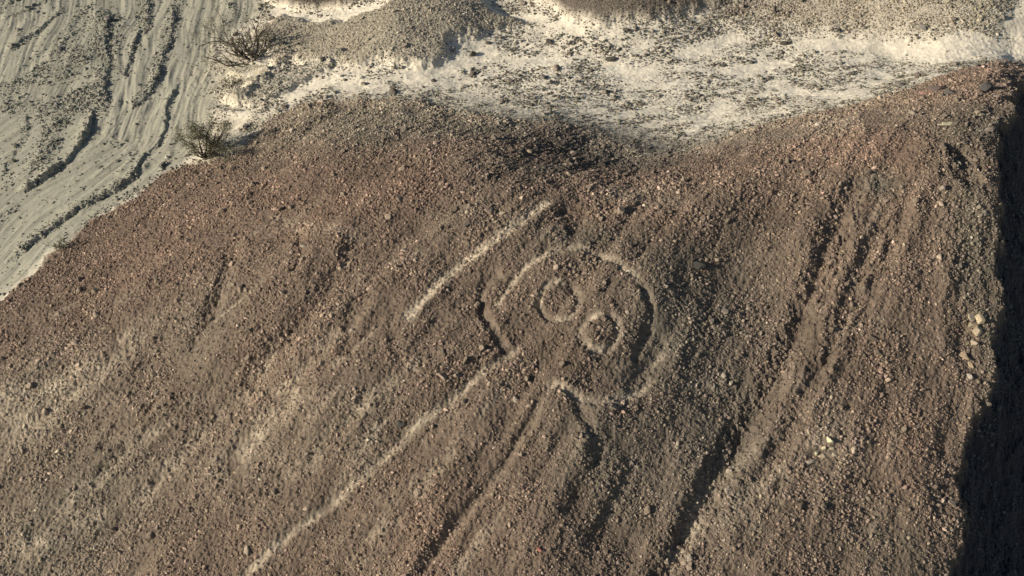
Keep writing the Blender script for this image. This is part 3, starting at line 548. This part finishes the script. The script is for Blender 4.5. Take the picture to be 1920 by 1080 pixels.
# ------------------------------------------------------------------ trees and bushes
M_BARK = new_mat('grey_bark', .9, .3, 12, color=(.11, .09, .068)); M_LEAF = new_mat('olive_leaf', .8, .35, 6, color=(.17, .158, .10)); M_TWIG = new_mat('twig', .9, .3, 12, color=(.16, .135, .10))
def settle(px_, py_):
    z = 0.0
    for _ in range(25):
        X, Y = on_plane(np.array([px_]), np.array([py_]), np.array([z])); z = .5*z+.5*float(hz(X, Y)[0])
    return np.array([float(X[0]), float(Y[0]), z])
class Tubes:
    def __init__(s): s.V = []; s.F = []
    def tube(s, pts, rad, n=5):
        pts = np.array(pts); b = len(s.V)
        for i, p in enumerate(pts):
            t = pts[min(i+1, len(pts)-1)]-pts[max(i-1, 0)]; t = t/(np.linalg.norm(t)+1e-9)
            u = np.cross(t, (0.3, .2, 1.)); u /= np.linalg.norm(u)+1e-9; v = np.cross(t, u)
            for k in range(n): s.V.append(p+rad[i]*(u*math.cos(2*math.pi*k/n)+v*math.sin(2*math.pi*k/n)))
        for i in range(len(pts)-1):
            for k in range(n): s.F.append((b+i*n+k, b+i*n+(k+1) % n, b+(i+1)*n+(k+1) % n, b+(i+1)*n+k))
    def mesh(s, name, mat): return fast_mesh(name, np.array(s.V), np.array(s.F), mat, smooth_=True)
def grow(tb, r, p, d, L, rad, depth, tips, wig=.35, kids=3, lift=.05, tw=None, zmin=.05):
    n = 6; pts = [p]; q = p.copy(); d = d/np.linalg.norm(d)
    for i in range(n):
        d = d+r.normal(size=3)*wig*.45; d[2] += lift; d /= np.linalg.norm(d); q = q+d*L/n
        if q[2] < zmin: q[2] = zmin+abs(r.normal())*.02; d[2] = abs(d[2])*.5
        pts.append(q.copy())
    (tw if (tw is not None and depth <= 1) else tb).tube(pts, np.linspace(rad, rad*.5, n+1), 5 if depth > 1 else 3)
    if depth == 0: tips.append((pts[-1], d)); tips.append((pts[3], d)); return
    for k in range(kids+(1 if depth > 2 else 0)):
        i = r.integers(2, n+1); e = d+r.normal(size=3)*.75; e[2] = e[2]*.8+.1
        grow(tb, r, pts[i], e, L*r.uniform(.5, .8), rad*.55, depth-1, tips, wig, kids, lift, tw, zmin)
def leaves(r, tips, per, spread, size):
    V = []; F = []
    for p, d in tips:
        for k in range(per):
            c = p+r.normal(size=3)*spread; a = r.normal(size=3)+d*.8; a /= np.linalg.norm(a); b = np.cross(a, r.normal(size=3)); b /= np.linalg.norm(b)+1e-9
            s_ = size*r.uniform(.6, 1.4); i = len(V); V += [c-a*s_, c+b*s_*.28, c+a*s_, c-b*s_*.28]; F.append((i, i+1, i+2, i+3))
    V = np.array(V); V[:, 2] = np.maximum(V[:, 2], .02); return V, np.array(F)
def plant(name, px_, py_, limbs, label, cat, rad=.07, depth=3, kids=3, seed=1, leaf=None, wig=.4, lift=.04, leafsel=None, scale=1.0, stemname='trunk', wood=None):
    r = np.random.default_rng(seed); base = settle(px_, py_); root = bpy.data.objects.new(name, None); COL.objects.link(root); root.location = base; tag(root, label, cat)
    tb, tw, tips = Tubes(), Tubes(), []
    for (dx, dy, dz, L) in limbs:
        o0 = np.array([r.normal()*.04, r.normal()*.04, -.05]); grow(tb, r, o0, np.array([dx, dy, dz], float), L*scale, rad*r.uniform(.7, 1.1), depth, tips, wig, kids, lift, tw)
    if tb.V: link(stemname, tb.mesh(stemname, M_BARK), root)
    if tw.V: link('twigs', tw.mesh('twigs', wood or M_TWIG), root)
    if leaf:
        tp = [t for t in tips if leafsel is None or leafsel(t[0])]
        if tp: V, F = leaves(r, tp, *leaf); link('foliage', fast_mesh('foliage', V, F, M_LEAF), root)
    return root
plant('bare_tree', 473, 112, [(-1,.25,.35,1.6),(-.7,.1,.8,1.2),(-.3,.4,1,1.2),(0,.5,1,1.3),(.35,.3,.9,1.2),(-1,.1,.6,1.2),(.6,.6,.7,1.2),(.9,.2,.5,1.1),(-1,-.25,.3,1.0),(.6,-.3,.5,.9)], 'larger nearly leafless tree with twisted grey branches on pale sand', 'tree',
      .075, 3, 3, 5, (16, .13, .06), .45, .05, lambda p: p[0] < -1.9 and p[1] > .3, 1.4)
plant('dead_branch', 442, 124, [(-1,-.35,.12,1.7),(-1,.2,.15,1.3),(-.7,.7,.2,.9),(.7,.3,.15,.7),(.3,-.7,.1,.5)], 'dead bare branches spread low over the sand left of the larger tree', 'branch', .05, 3, 2, 9, None, .5, .0, None, 1.0, 'stem', M_BARK)
plant('leafy_tree', 384, 298, [(-.8,.2,.8,.95),(-.3,.3,1,1.1),(.2,.35,1,1.1),(.75,.5,.7,1.25),(1,.35,.35,1.1),(-.6,-.1,.5,.7),(.6,-.05,.4,.9),(.1,.8,.6,1.0)], 'olive green desert tree with thin foliage at the foot of the hill', 'tree', .07, 3, 2, 12, (36, .12, .055), .35, .08, None, 1.3)
plant('low_bush', 436, 162, [(-.8,.3,.5,.45),(-.2,.5,.8,.45),(.5,.3,.5,.4),(-.5,-.2,.5,.4)], 'low olive bush between the dead branches and the dark gravel bar', 'bush', .02, 2, 2, 3, (16, .07, .045), .3, .05, None, 1.0, 'stem')
plant('small_shrub', 113, 466, [(-.8,.2,.6,.4),(0,.2,1,.45),(.5,.2,.7,.4),(-.3,-.1,.8,.35),(.3,.5,.7,.4)], 'small grey green shrub at the river edge far left', 'shrub', .02, 2, 2, 4, (14, .055, .04), .3, .05, None, 1.0, 'stem')
print("objects", len(SC.objects))
